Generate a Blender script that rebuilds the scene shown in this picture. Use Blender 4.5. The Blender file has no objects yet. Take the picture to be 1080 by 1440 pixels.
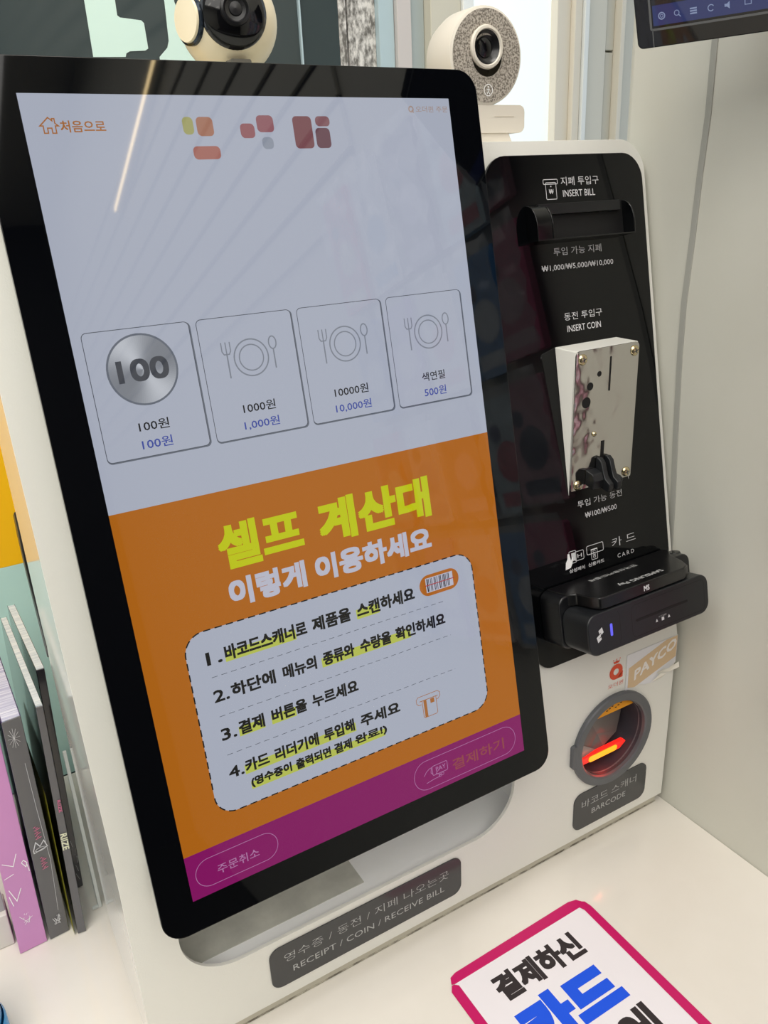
import bpy, bmesh, math, random
from mathutils import Vector, Matrix
random.seed(7)
sc = bpy.context.scene
C = sc.collection
# ------------------------------------------------------------------ camera
cam_d = bpy.data.cameras.new('camera'); cam = bpy.data.objects.new('camera', cam_d); C.objects.link(cam)
CAMPOS = (-0.100306, -0.48333, 0.652263)
CAMR = [[0.8606812, -0.5071286, -0.0452597], [-0.223082, -0.2957085, -0.9288654], [0.4576706, 0.8095536, -0.367642]]
cam.matrix_world = Matrix(((CAMR[0][0], -CAMR[1][0], -CAMR[2][0], CAMPOS[0]),
                           (CAMR[0][1], -CAMR[1][1], -CAMR[2][1], CAMPOS[1]),
                           (CAMR[0][2], -CAMR[1][2], -CAMR[2][2], CAMPOS[2]), (0, 0, 0, 1)))
cam_d.sensor_fit = 'AUTO'; cam_d.sensor_width = 36.0; cam_d.lens = 1137.051 * 36.0 / 1440.0
cam_d.clip_start = 0.02; cam_d.clip_end = 60
sc.camera = cam
# ------------------------------------------------------------------ view, world, lights
sc.view_settings.view_transform = 'Standard'; sc.view_settings.look = 'None'
sc.view_settings.exposure = 0.0; sc.view_settings.gamma = 1.0; sc.view_settings.use_curve_mapping = False
w = bpy.data.worlds.new('daylight'); sc.world = w; w.use_nodes = True
bg = w.node_tree.nodes['Background']; bg.inputs[0].default_value = (0.80, 0.90, 1.0, 1); bg.inputs[1].default_value = 0.85

def area(name, loc, rot, sx, sy, power, col):
    l = bpy.data.lights.new(name, 'AREA'); l.shape = 'RECTANGLE'; l.size = sx; l.size_y = sy
    l.energy = power; l.color = col
    o = bpy.data.objects.new(name, l); o.location = loc; o.rotation_euler = rot; C.objects.link(o); return o
area('ceiling_glow', (-0.9, -1.5, 1.84), (0, 0, 0), 2.4, 2.6, 53, (1.0, 0.975, 0.93))
area('fill_window_left', (-0.5, -0.15, 1.84), (0, 0, 0), 0.7, 0.5, 8, (1.0, 0.97, 0.92))  # added fill that brightens the vinyl on the left window side
area('window_daylight', (-0.75, 0.40, 0.95), (math.radians(-90), 0, 0), 1.1, 1.0, 5, (0.86, 0.94, 1.0))

area('fill_window_strips', (0.30, -0.25, 1.80), (math.radians(28), 0, 0), 0.5, 0.3, 4.0, (1.0, 0.94, 0.86))  # added fill light that lifts the window strips, no known lamp

# ------------------------------------------------------------------ materials
def lin(c):
    if isinstance(c, str):
        c = tuple(int(c[i:i + 2], 16) / 255 for i in (0, 2, 4))
    return tuple((x / 12.92 if x <= 0.04045 else ((x + 0.055) / 1.055) ** 2.4) for x in c)
MC = {}
def mat(name, col, rough=0.5, metal=0.0, emit=None, es=1.0, trans=0.0, ior=1.5, bump=None, coat=0.0, noise=None, alpha=1.0, spec=0.5):
    if name in MC: return MC[name]
    m = bpy.data.materials.new(name); m.use_nodes = True
    nt = m.node_tree; b = nt.nodes['Principled BSDF']
    b.inputs['Base Color'].default_value = lin(col) + (1,)
    b.inputs['Roughness'].default_value = rough; b.inputs['Metallic'].default_value = metal
    b.inputs['IOR'].default_value = ior; b.inputs['Transmission Weight'].default_value = trans
    b.inputs['Coat Weight'].default_value = coat; b.inputs['Coat Roughness'].default_value = 0.04
    b.inputs['Specular IOR Level'].default_value = spec; b.inputs['Alpha'].default_value = alpha
    if emit is not None:
        b.inputs['Emission Color'].default_value = lin(emit) + (1,); b.inputs['Emission Strength'].default_value = es
    tc = None
    if bump or noise:
        tc = nt.nodes.new('ShaderNodeTexCoord')
    if bump:
        sc_, st = bump[0], bump[1]
        n = nt.nodes.new('ShaderNodeTexNoise'); n.inputs['Scale'].default_value = sc_; n.inputs['Detail'].default_value = 3
        bp = nt.nodes.new('ShaderNodeBump'); bp.inputs['Strength'].default_value = st
        bp.inputs['Distance'].default_value = bump[2] if len(bump) > 2 else 0.001
        nt.links.new(tc.outputs['Object'], n.inputs['Vector']); nt.links.new(n.outputs['Fac'], bp.inputs['Height'])
        nt.links.new(bp.outputs['Normal'], b.inputs['Normal'])
    if noise:
        c2, sc2, lo, hi = noise[:4]
        n = nt.nodes.new('ShaderNodeTexNoise'); n.inputs['Scale'].default_value = sc2; n.inputs['Detail'].default_value = 6
        n.inputs['Roughness'].default_value = 0.6
        if len(noise) > 4:
            mp = nt.nodes.new('ShaderNodeMapping'); mp.inputs['Scale'].default_value = noise[4]
            nt.links.new(tc.outputs['Object'], mp.inputs['Vector']); nt.links.new(mp.outputs[0], n.inputs['Vector'])
        else:
            nt.links.new(tc.outputs['Object'], n.inputs['Vector'])
        r = nt.nodes.new('ShaderNodeValToRGB')
        r.color_ramp.elements[0].position = lo; r.color_ramp.elements[0].color = lin(col) + (1,)
        r.color_ramp.elements[1].position = hi; r.color_ramp.elements[1].color = lin(c2) + (1,)
        nt.links.new(n.outputs['Fac'], r.inputs['Fac']); nt.links.new(r.outputs['Color'], b.inputs['Base Color'])
    MC[name] = m; return m
def lcd(name, emit, es=1.0):          # one lit colour of the display, seen through its front glass
    return mat(name, '05060a', 0.03, emit=emit, es=es)

M_white = mat('kiosk_white', 'e6e5de', 0.34, bump=(900, 0.14, 0.0008), spec=0.5)
M_side = mat('kiosk_side_gloss', 'e4e4e0', 0.08)
M_inner = mat('kiosk_inner_white', 'fbfcfc', 0.35)
M_groove = mat('kiosk_plinth', 'c9c4b4', 0.5)
M_glass = mat('black_glass', '050609', 0.03, spec=0.42)
M_pglass = mat('black_panel_glass', '060709', 0.04, spec=0.34)
M_house = mat('screen_housing', 'b9bab2', 0.4)
M_blk = mat('black_plastic', '101114', 0.32)
M_blk2 = mat('black_satin_plastic', '17191c', 0.38)
M_blkg = mat('black_gloss_plastic', '08090b', 0.12)
M_deep = mat('deep_black', '020203', 0.6)
M_print = mat('white_print', 'd6d6d8', 0.4)
M_printb = mat('bright_white_print', 'ffffff', 0.4)
M_plate = mat('grey_label_plate', '3a3b3d', 0.16)
M_print2 = mat('silver_print', 'b4b5b5', 0.4)
M_steel = mat('brushed_steel', 'cfccc8', 0.10, metal=1.0, bump=(16, 0.4, 0.02))
M_brass = mat('brass_screw', 'd8caa0', 0.22, metal=1.0)
M_ring = mat('scanner_ring', '5a5c60', 0.38)
M_ringin = mat('scanner_barrel', '3a3b42', 0.4)
M_facet = mat('scanner_facet', '98938f', 0.25)
M_facet2 = mat('scanner_facet_dark', '6c6b69', 0.25)
M_red = mat('red_scan_light', '400505', 0.3, emit='ff2a20', es=1.1)
M_yel = mat('yellow_scan_light', '402000', 0.3, emit='ffa018', es=1.6)
M_orlab = mat('orange_warning_label', 'f0a018', 0.5)
M_logo = mat('logo_orange_red', 'dd4a22', 0.4)
M_paper = mat('sticker_paper', 'e6e6ea', 0.45)
M_beige = mat('sticker_beige', 'd9bd97', 0.45)
M_tear = mat('torn_paper', 'efebdf', 0.8)
M_counter = mat('glossy_counter', 'e8e3db', 0.14, noise=('dfd9cf', 3.5, 0.35, 0.7), coat=0.3)
M_wall = mat('wall_paint', 'd5d4ca', 0.55, noise=('cccbbf', 2.2, 0.35, 0.75), bump=(140, 0.08, 0.001))
M_seam = mat('seam_grey', 'a9a9a2', 0.6)
M_frame = mat('frame_cream', 'ece4d4', 0.5)
M_frame2 = mat('frame_grey', 'ddd9cc', 0.5)
M_frameb = mat('white_panel', 'f3f6f4', 0.45)
M_dark = mat('groove_shade_dark', '1c1b18', 0.7)
M_shopglass = mat('dark_shop_glass', '3a4446', 0.06)
M_mint = mat('mint_vinyl', 'd4eee4', 0.5)
M_yellow = mat('yellow_vinyl', 'ffc208', 0.45)
M_granite = mat('granite', '6c6862', 0.35, noise=('e6e2dc', 190, 0.38, 0.62, (1, 1, 0.55)))
M_bluegrey = mat('blue_grey_film', 'b6cad0', 0.25)
M_slab = mat('grey_stone_sheet', 'b9b9b0', 0.7, noise=('d2d2c8', 26, 0.35, 0.7), bump=(70, 0.2, 0.001))
M_cam = mat('webcam_cream', 'e3dccf', 0.4)
M_cam2 = mat('camera_ivory', 'efe2c2', 0.3)
M_fab = mat('webcam_fabric', '6f685f', 0.9, noise=('bdb5aa', 620, 0.42, 0.56), bump=(700, 0.4, 0.001))
M_lens = mat('lens_black', '0b0b0d', 0.08)
M_lensr = mat('lens_ring', '1a1a1c', 0.25)
M_sign = mat('sign_paper', 'e7e2e6', 0.35)
M_mag = mat('magenta_tape', 'c0105f', 0.35)
M_ink = mat('sign_ink', '2a2224', 0.5)
M_blue = mat('sign_blue', '0a50de', 0.5)
M_floor = mat('floor_tile', '3c3a38', 0.35)
M_backw = mat('back_wall_dark', '35343a', 0.6)
M_ceil = mat('ceiling_paint', 'dcdad4', 0.8)
M_lamp = mat('lamp_panel', 'ffffff', 0.5, emit='fff6e8', es=5.0)
M_strip = mat('warm_strip_lamp', 'ffffff', 0.5, emit='ffdfa0', es=16.0)

# ------------------------------------------------------------------ frames (origin + two axes in a surface + outward normal)
class Fr:
    def __init__(s, o, a, b, n=None):
        s.o = Vector(o); s.a = Vector(a).normalized(); s.b = Vector(b).normalized()
        s.n = Vector(n).normalized() if n is not None else s.a.cross(s.b)
    def __call__(s, a, b, n=0.0): return s.o + s.a * a + s.b * b + s.n * n
TH, ZC = 0.192327, 0.216777
sn, cs = math.sin(TH), math.cos(TH)
X = Vector((1, 0, 0)); V = Vector((0, sn, cs)); N = Vector((0, -cs, sn))
U = Fr((0, 0, ZC), X, V)                                     # leaning upper front of the kiosk
DS = Fr((-0.016444, -0.029030 + -0.024908 * sn, ZC + -0.024908 * cs), X, V)      # display, origin at its lower left corner
L = Fr((0, 0, 0), X, (0, 0, 1))                              # upright lower front
T = Fr((0, 0, 0), X, (0, 1, 0))                              # counter top
P = Fr((0, 0.0317, 0), X, (0, 0, 1))                         # coin plate, upright

# ------------------------------------------------------------------ mesh helpers
class MB:
    """collects faces, several materials, for one mesh object"""
    def __init__(s): s.v = []; s.f = []; s.m = []; s.mats = []
    def mi(s, m):
        if m not in s.mats: s.mats.append(m)
        return s.mats.index(m)
    def poly(s, pts, m):
        i = len(s.v); s.v += [Vector(p) for p in pts]; s.f.append(tuple(range(i, i + len(pts)))); s.m.append(s.mi(m))
    def prism(s, fr, out, n0, n1, m, mside=None, cap0=True):
        i = len(s.v); k = len(out)
        s.v += [fr(a, b, n0) for a, b in out] + [fr(a, b, n1) for a, b in out]
        ms = s.mi(mside or m); mm = s.mi(m)
        s.f.append(tuple(range(i + k, i + 2 * k))); s.m.append(mm)
        if cap0: s.f.append(tuple(reversed(range(i, i + k)))); s.m.append(ms)
        for j in range(k):
            q = (j + 1) % k
            s.f.append((i + j, i + q, i + k + q, i + k + j)); s.m.append(ms)
    def flat(s, fr, out, n, m): s.poly([fr(a, b, n) for a, b in out], m)
    def box(s, p0, p1, m):
        s.prism(Fr((0, 0, 0), (1, 0, 0), (0, 1, 0)), [(p0[0], p0[1]), (p1[0], p0[1]), (p1[0], p1[1]), (p0[0], p1[1])], p0[2], p1[2], m)
    def stroke(s, fr, pts, wd, n, m, closed=False):
        h = wd / 2; k = len(pts)
        def off(i):
            p = Vector(pts[i]); 
            a = Vector(pts[(i - 1) % k]) if (closed or i > 0) else None
            b = Vector(pts[(i + 1) % k]) if (closed or i < k - 1) else None
            d1 = (p - a).normalized() if a is not None else (b - p).normalized()
            d2 = (b - p).normalized() if b is not None else d1
            t = (d1 + d2); t = t.normalized() if t.length > 1e-6 else d1
            nn = Vector((-t.y, t.x)); q = max(0.35, nn.dot(Vector((-d1.y, d1.x))))
            return p + nn * h / q, p - nn * h / q
        o = [off(i) for i in range(k)]
        for i in range(k if closed else k - 1):
            j = (i + 1) % k
            s.flat(fr, [o[i][1], o[j][1], o[j][0], o[i][0]], n, m)
    def lathe(s, fr, prof, m, seg=48, cap0=False, cap1=False, mats=None):
        """prof: (radius, height along fr.n)"""
        base = len(s.v); k = len(prof)
        for r, h in prof:
            for j in range(seg):
                t = 2 * math.pi * j / seg; s.v.append(fr(r * math.cos(t), r * math.sin(t), h))
        for i in range(k - 1):
            mm = s.mi(mats[i] if mats else m)
            for j in range(seg):
                q = (j + 1) % seg
                s.f.append((base + i * seg + j, base + i * seg + q, base + (i + 1) * seg + q, base + (i + 1) * seg + j)); s.m.append(mm)
        if cap0: s.f.append(tuple(reversed(range(base, base + seg)))); s.m.append(s.mi(mats[0] if mats else m))
        if cap1: s.f.append(tuple(range(base + (k - 1) * seg, base + k * seg))); s.m.append(s.mi(mats[-1] if mats else m))
    def build(s, name, parent=None, loc=(0, 0, 0), bevel=0, seg=2, smooth=35, weld=True, sub=0):
        me = bpy.data.meshes.new(name)
        root = Vector(loc)
        if parent is not None: root = world_of(parent)
        me.from_pydata([tuple(p - root) for p in s.v], [], s.f); me.update()
        for m in s.mats: me.materials.append(m)
        for i, pf in enumerate(me.polygons): pf.material_index = s.m[i]
        if weld:
            bm = bmesh.new(); bm.from_mesh(me)
            bmesh.ops.remove_doubles(bm, verts=bm.verts, dist=1e-6)
            bmesh.ops.recalc_face_normals(bm, faces=bm.faces)
            bm.to_mesh(me); bm.free()
        if smooth:
            for pf in me.polygons: pf.use_smooth = True
            me.set_sharp_from_angle(angle=math.radians(smooth))
        o = bpy.data.objects.new(name, me); C.objects.link(o)
        if parent is not None: o.parent = parent
        else: o.location = root
        if sub:
            md = o.modifiers.new('soften', 'SUBSURF'); md.levels = sub; md.render_levels = sub
        if bevel:
            md = o.modifiers.new('bevel', 'BEVEL'); md.width = bevel; md.segments = seg; md.limit_method = 'ANGLE'
            md.angle_limit = math.radians(40); md.harden_normals = True
        return o
def world_of(o):
    v = Vector((0, 0, 0))
    while o is not None: v += Vector(o.location); o = o.parent
    return v
def thing(name, label, cat, loc, group=None):
    o = bpy.data.objects.new(name, None); C.objects.link(o); o.location = loc
    o.empty_display_size = 0.02; o['label'] = label; o['category'] = cat
    if group: o['group'] = group
    return o
def tag(o, label, cat, group=None):
    o['label'] = label; o['category'] = cat
    if group: o['group'] = group
    return o
def struct(o): o['kind'] = 'structure'; return o
def lab(o, t): o['label'] = t; return o

def arc(cx, cy, r, a0, a1, k=8):
    return [(cx + r * math.cos(math.radians(a0 + (a1 - a0) * i / k)), cy + r * math.sin(math.radians(a0 + (a1 - a0) * i / k))) for i in range(k + 1)]
def rr(x0, y0, x1, y1, r, k=6):
    """rounded rectangle; r one radius or (bl, br, tr, tl)"""
    if not isinstance(r, tuple): r = (r,) * 4
    o = []
    for (cx, cy, q, a) in ((x0 + r[0], y0 + r[0], r[0], 180), (x1 - r[1], y0 + r[1], r[1], 270), (x1 - r[2], y1 - r[2], r[2], 0), (x0 + r[3], y1 - r[3], r[3], 90)):
        if q < 1e-6: o.append((cx, cy))
        else: o += arc(cx, cy, q, a, a + 90, k)
    return o
def circ(cx, cy, r, k=32): return [(cx + r * math.cos(2 * math.pi * i / k), cy + r * math.sin(2 * math.pi * i / k)) for i in range(k)]
def ellip(cx, cy, rx, ry, k=32): return [(cx + rx * math.cos(2 * math.pi * i / k), cy + ry * math.sin(2 * math.pi * i / k)) for i in range(k)]
def rect(x0, y0, x1, y1): return [(x0, y0), (x1, y0), (x1, y1), (x0, y1)]

TXC = {}
def glyphs(body, bold=0.0, res=2):
    bold = min(bold, 0.0)
    key = (body, bold, res)
    if key in TXC: return TXC[key]
    cu = bpy.data.curves.new('lettering_source', 'FONT'); cu.body = body; cu.resolution_u = res; cu.offset = bold; cu.fill_mode = 'FRONT'
    ob = bpy.data.objects.new('lettering_source', cu); C.objects.link(ob)
    dg = bpy.context.evaluated_depsgraph_get(); dg.update()
    me = bpy.data.meshes.new_from_object(ob.evaluated_get(dg), depsgraph=dg)
    vs = [(v.co.x, v.co.y) for v in me.vertices]; fs = [tuple(p.vertices) for p in me.polygons]
    bpy.data.objects.remove(ob); bpy.data.curves.remove(cu); bpy.data.meshes.remove(me)
    x0 = min(v[0] for v in vs); x1 = max(v[0] for v in vs); y0 = min(v[1] for v in vs); y1 = max(v[1] for v in vs)
    vs = [((x - x0) / (x1 - x0), (y - y0) / (y1 - y0)) for x, y in vs]
    TXC[key] = (vs, fs); return TXC[key]
def text(mb, fr, body, a0, b0, a1, b1, n, m, bold=0.0, res=2, shear=0.0):
    vs, fs = glyphs(body, bold, res); mi = mb.mi(m)
    rad = max(0.0, bold) * (b1 - b0) * 0.85                  # heavier weight: the outline stamped round a small square
    sq = [(-1, -1), (0, -1), (1, -1), (1, 0), (1, 1), (0, 1), (-1, 1), (-1, 0)]
    st = [(0, 0)] if rad <= 0 else [(rad * x, rad * y) for x, y in sq] + [(0, 0)]
    if bold > 0.07: st += [(rad * x / 4, rad * y / 4) for x in range(-4, 5) for y in (-4, -3, -1, 1, 3, 4)]
    elif bold > 0.045: st += [(rad * .5 * x, rad * .5 * y) for x, y in sq]
    a0, a1, b0, b1 = a0 + rad, a1 - rad, b0 + rad, b1 - rad
    for k_, (dx, dy) in enumerate(st):
        i = len(mb.v)
        mb.v += [fr(a0 + (a1 - a0) * x + dx, b0 + (b1 - b0) * y + dy, n + k_ * 2e-6) for x, y in vs]
        for f in fs: mb.f.append(tuple(i + q for q in f)); mb.m.append(mi)
def lettering(parent, fr, body, a0, b0, a1, b1, n, m, bold=0.0, name='lettering', label=None, res=2):
    mb = MB(); text(mb, fr, body, a0, b0, a1, b1, n, m, bold, res)
    o = mb.build(name, parent, smooth=0, weld=False)
    if label: o['label'] = label
    return o

# ================================================================== the setting
WX = 0.519
mb = MB(); mb.box((WX, -3.2, -0.9), (WX + 0.10, 0.124, 1.9), M_wall)
wr = struct(mb.build('wall_right', bevel=0.012, seg=3))
mb = MB()
for k in range(9):                                          # slatwall grooves along the shop side of the wall
    z = 0.86 + 0.075 * k
    mb.box((WX - 0.0075, -3.1, z), (WX + 0.0005, -0.47, z + 0.062), M_wall)
mb.build('slat_panel', wr)
mb = MB(); mb.box((WX - 0.0012, -3.1, 0.86), (WX + 0.0004, -0.47, 1.53), M_dark); mb.build('groove_shade', wr)  # dark sheet that puts the shade of the shallow grooves into colour
mb = MB()
pts = [(0.0264, 0.760), (0.0264, 0.70), (0.0292, 0.654), (0.0309, 0.605), (0.0340, 0.545), (0.0334, 0.497), (0.0300, 0.42), (0.0262, 0.357), (0.024, 0.30)]
W_ = Fr((WX, 0, 0), (0, 1, 0), (0, 0, 1), (-1, 0, 0))
for (a, b), (c, d) in zip(pts, pts[1:]):
    mb.prism(W_, [(a - .0032, b), (a + .0032, b), (c + .0032, d), (c - .0032, d)], 0, 0.0012, M_seam)
struct(mb.build('trim_1', bevel=0.0005, seg=1))
mb = MB(); mb.box((-3.0, -3.2, -0.94), (1.4, 0.62, -0.90), M_floor); struct(mb.build('floor'))
mb = MB(); mb.box((-3.0, -3.2, 1.90), (1.4, 0.62, 1.94), M_ceil); struct(mb.build('ceiling'))
mb = MB(); mb.box((-3.0, -3.3, -0.9), (1.4, -3.2, 1.9), M_backw); struct(mb.build('wall_back'))
mb = MB(); mb.box((-3.1, -3.3, -0.9), (-3.0, 0.62, 1.9), M_wall); struct(mb.build('wall_left'))
# window side of the shop: strips seen between the cameras, left to right
YW = 0.46
def strip(name, x0, x1, m, dy=0.0, z0=-0.9, z1=1.9, kind=True, bevel=0.0012, th=0.05):
    mb = MB(); mb.box((x0, YW + dy, z0), (x1, YW + dy + th, z1), m); o = mb.build(name, bevel=bevel)
    if kind: struct(o)
    return o
strip('window_1', -1.2, 0.3536, M_shopglass, th=0.008)
strip('trim_2', 0.3536, 0.3560, M_bluegrey, dy=-0.004)
strip('window_2', 0.3560, 0.4049, M_shopglass, th=0.008)
strip('trim_3', 0.4049, 0.4150, M_granite, th=0.2)
strip('trim_4', 0.4150, 0.4185, M_seam, dy=0.012)
strip('trim_5', 0.4185, 0.4560, M_granite, dy=0.004, th=0.2)
strip('trim_6', 0.4560, 0.4770, M_bluegrey, dy=-0.004)
strip('trim_7', 0.4776, 0.4975, mat('film_warm_grey', 'cfc8c4', 0.3), dy=-0.010)
strip('trim_8', 0.4975, 0.5180, mat('film_cool_grey', 'a9b3b2', 0.3), dy=-0.006)
strip('trim_9', 0.5184, 0.5625, mat('post_greige', 'd2cdbc', 0.5), dy=-0.02)
strip('trim_10', 0.5632, 0.5790, M_frameb, dy=-0.024)
strip('panel_glow', 0.5800, 0.7086, mat('white_panel_emissive', 'dfe6e6', 0.4, emit='eef6f6', es=0.5), dy=-0.016)  # white panel given its own glow in place of daylight falling on it
strip('trim_12', 0.7086, 0.7313, M_frame, dy=-0.028)
strip('trim_13', 0.7316, 0.7440, M_frame, dy=-0.036)
strip('trim_14', 0.7450, 0.7530, M_frameb, dy=-0.040)
strip('trim_15', 0.7535, 0.7930, M_frame2, dy=-0.030)
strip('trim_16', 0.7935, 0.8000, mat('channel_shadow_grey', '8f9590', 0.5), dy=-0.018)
strip('trim_17', 0.8000, 0.8150, M_frame2, dy=-0.022, z1=0.815)
strip('trim_18', 0.8000, 0.8150, M_frame2, dy=-0.022, z0=0.8175)
strip('trim_19', 0.8155, 0.8235, M_frame, dy=-0.034)
strip('trim_20', 0.8240, 1.40, M_frame2, dy=-0.012)
# vinyl on the shop window
WN = Fr((0, YW - 0.0004, 0), X, (0, 0, 1))
m1 = [(0.1219, 0.90), (0.1225, 0.7917), (0.1551, 0.7927), (0.1563, 0.796), (0.1602, 0.798), (0.1764, 0.7992), (0.1796, 0.8012), (0.1787, 0.8239), (0.1762, 0.8263), (0.155, 0.8278), (0.1525, 0.8295), (0.1523, 0.90)]
m2 = [(0.1955, 0.90), (0.2029, 0.844), (0.2023, 0.8091), (0.1999, 0.8026), (0.1904, 0.7938), (0.1904, 0.76), (0.24, 0.76), (0.2255, 0.8067), (0.2134, 0.8446), (0.2100, 0.90)]
mb = MB(); mb.prism(WN, list(reversed(m1))[::-1], 0, 0.0003, M_mint); mb.prism(WN, m2, 0, 0.0003, M_mint)
tag(mb.build('window_lettering', smooth=0, loc=(0.17, YW, 0.79)), 'large pale mint vinyl letter on the dark shop window behind the screen', 'decal')
mb = MB(); mb.prism(WN, rect(-0.60, -0.02, -0.040, 0.2760), 0, 0.0003, mat('mint_panel', 'c0e4dc', 0.5))
tag(mb.build('window_sticker', smooth=0, loc=(-0.3, YW, 0)), 'pale mint vinyl panel low on the window behind the books', 'decal')
mb = MB(); mb.prism(WN, rect(-0.60, 0.2762, -0.030, 0.80), 0, 0.0003, M_yellow)
tag(mb.build('window_poster', smooth=0, loc=(-0.3, YW, 0.28)), 'plain yellow vinyl poster on the window above the mint panel', 'poster')
# counter
mb = MB(); mb.box((-1.2, -0.34, -0.04), (WX - 0.0002, YW - 0.03, 0.0), M_counter)
co = tag(mb.build('counter', loc=(0, 0, -0.04), bevel=0.002), 'glossy white counter that the payment kiosk stands on', 'counter')
mb = MB(); mb.box((-1.15, -0.30, -0.90), (WX - 0.004, YW - 0.04, -0.0402), mat('cabinet_white', 'dad7cf', 0.5)); mb.build('cabinet', co, bevel=0.002)
# ================================================================== kiosk
KL = (0.2265, 0.08, 0.0)
kiosk = thing('payment_kiosk', 'white self-checkout payment kiosk with big portrait touchscreen, card reader and coin slot', 'kiosk', KL)
XL, XR, VT, YB = -0.0595, 0.512, 0.4782, 0.158
ZB = 0.0125
def fp(x, s):                                                # s = distance up the bent front, 0 at the crease
    return L(x, ZC + s) if s <= 0 else U(x, s)
mb = MB()
hx0, hx1, hz0, hz1 = -0.0255, 0.3010, 0.0785, 0.205
hole = rr(hx0, hz0, hx1, hz1, (0.046, 0.046, 0.03, 0.03), 12)
k = len(hole); n4 = 13
# lower face with the hole, in strips between hole and rim
top = ZC
def lo(x, z): return (x, 0, z)
bl, br, tr, tl = hole[0:13], hole[13:26], hole[26:39], hole[39:52]
def face(pts, m): mb.poly([lo(*p) for p in pts], m)
face([(XL, ZB), (XL, top)] + [(hx0, top)] + list(reversed([p for p in (tl[-1:] )])) + [bl[0], (hx0, ZB)], M_white)
face([(hx0, ZB), bl[0]] + bl[1:] + [(bl[-1][0], ZB)], M_white)
face([(bl[-1][0], ZB), bl[-1], br[0], (br[0][0], ZB)], M_white)
face([(br[0][0], ZB)] + br + [(hx1, ZB)], M_white)
SX, SZ, SR = .4272, .1236, .0425
face([(hx1, ZB), br[-1], tr[0], (hx1, top), (SX, top)] + arc(SX, SZ, SR, 90, 270, 24) + [(SX, ZB)], M_white)
face([(SX, top), (XR, top), (XR, ZB), (SX, ZB)] + arc(SX, SZ, SR, 270, 450, 24), M_white)
face([(hx1, top), tr[0]] + tr[1:] + [(tr[-1][0], top)], M_white)
face([(tr[-1][0], top), tr[-1], tl[0], (tl[0][0], top)], M_white)
face([(tl[0][0], top)] + tl + [(hx0, top)], M_white)
R_ = 0.028
uo = [(XL, 0), (hx0, 0), (tl[0][0], 0), (tr[-1][0], 0), (hx1, 0), (SX, 0), (XR, 0)] + arc(XR - R_, VT - R_, R_, 0, 90, 10) + arc(XL + R_, VT - R_, R_, 90, 180, 10)
mb.poly([U(a, b) for a, b in uo], M_white)
# rim back to the rear
rim = [lo(XL, ZB), lo(hx0, ZB), lo(bl[-1][0], ZB), lo(br[0][0], ZB), lo(hx1, ZB), lo(SX, ZB), lo(XR, ZB)] + [U(a, b) for a, b in uo[6:]] + [U(XL, 0)]
rim = [Vector(p) for p in rim]
bk = [Vector((p.x, YB + 0.02 * max(0, p.z) , p.z)) for p in rim]
for i in range(len(rim)):
    j = (i + 1) % len(rim)
    left = rim[i].x < XL + 1e-4 and rim[j].x < XL + 1e-4
    mb.poly([rim[j], rim[i], bk[i], bk[j]], M_side if left else M_white)
mb.poly(list(reversed(bk)), M_white)
# sheet thickness round the opening
for i in range(k):
    j = (i + 1) % k
    a, b = hole[i], hole[j]
    mb.poly([(a[0], 0, a[1]), (b[0], 0, b[1]), (b[0], 0.003, b[1]), (a[0], 0.003, a[1])], M_white)
body = mb.build('body', kiosk, bevel=0.0035, seg=3, smooth=30)
mb = MB()
# cavity behind the opening
cx0, cx1, cz0, cz1, cy1 = -0.048, 0.325, 0.0700, 0.213, 0.125
o3 = 0.0031
for q in ([(cx0, o3, cz0), (cx1, o3, cz0), (cx1, cy1, cz0), (cx0, cy1, cz0)],
          [(cx0, cy1, cz0), (cx1, cy1, cz0), (cx1, cy1, cz1), (cx0, cy1, cz1)],
          [(cx0, o3, cz0), (cx0, cy1, cz0), (cx0, cy1, cz1), (cx0, o3, cz1)],
          [(cx1, o3, cz0), (cx1, o3, cz1), (cx1, cy1, cz1), (cx1, cy1, cz0)],
          [(cx0, o3, cz1), (cx0, cy1, cz1), (cx1, cy1, cz1), (cx1, o3, cz1)]):
    mb.poly(q, M_inner)
lab(mb.build('tray', kiosk, smooth=0), 'white recessed receipt tray')
mb = MB(); mb.box((cx0 + .001, 0.0215, cz0), (0.1455, cy1 - .001, cz0 + 0.0006), M_slab)
lab(mb.build('tray_mat', kiosk, smooth=0), 'mottled grey sheet lying in the tray')
mb = MB(); mb.box((XL + 0.002, 0.0045, 0.0), (XR - 0.004, YB - 0.002, ZB + 0.0006), M_groove)
mb.box((XL + 0.002, 0.0035, 0.0), (XR - 0.004, 0.0050, 0.0016), mat('contact_line', '6d675b', 0.8, noise=('b8b2a2', 90, 0.40, 0.60)))  # second box: mottled darker line where plinth meets counter
mb.build('plinth', kiosk, bevel=0.0006, seg=1)

# ---- touchscreen
GW, GH = 0.2995, 0.5318
mb = MB(); mb.prism(DS, rr(-0.0240, -0.0245, GW + 0.0270, GH + 0.0205, 0.0165, 8), -0.0048, 0.0, M_glass)
screen = mb.build('screen', kiosk, bevel=0.0007, seg=2); lab(screen, 'portrait touchscreen with black glass border')
mb = MB(); mb.prism(DS, rr(-0.0215, -0.0220, GW + 0.0245, GH + 0.018, 0.015, 8), -0.0285, -0.0049, M_house); mb.build('housing', screen, bevel=0.001)
S_bg = lcd('lcd_white', 'b2b8c8', 0.82); S_hd = lcd('lcd_header', 'a8a6ac', 0.75); S_or = lcd('lcd_orange', 'b86a14', 0.80); S_mg = lcd('lcd_magenta', '8e1668', 0.76)
S_ink = lcd('lcd_ink', '15171f', 0.4); S_blue = lcd('lcd_blue', '3a4a9c', 0.9); S_line = lcd('lcd_line', '585d68', 0.7); S_ico = lcd('lcd_icon_grey', '868c98', 0.78)
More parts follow.
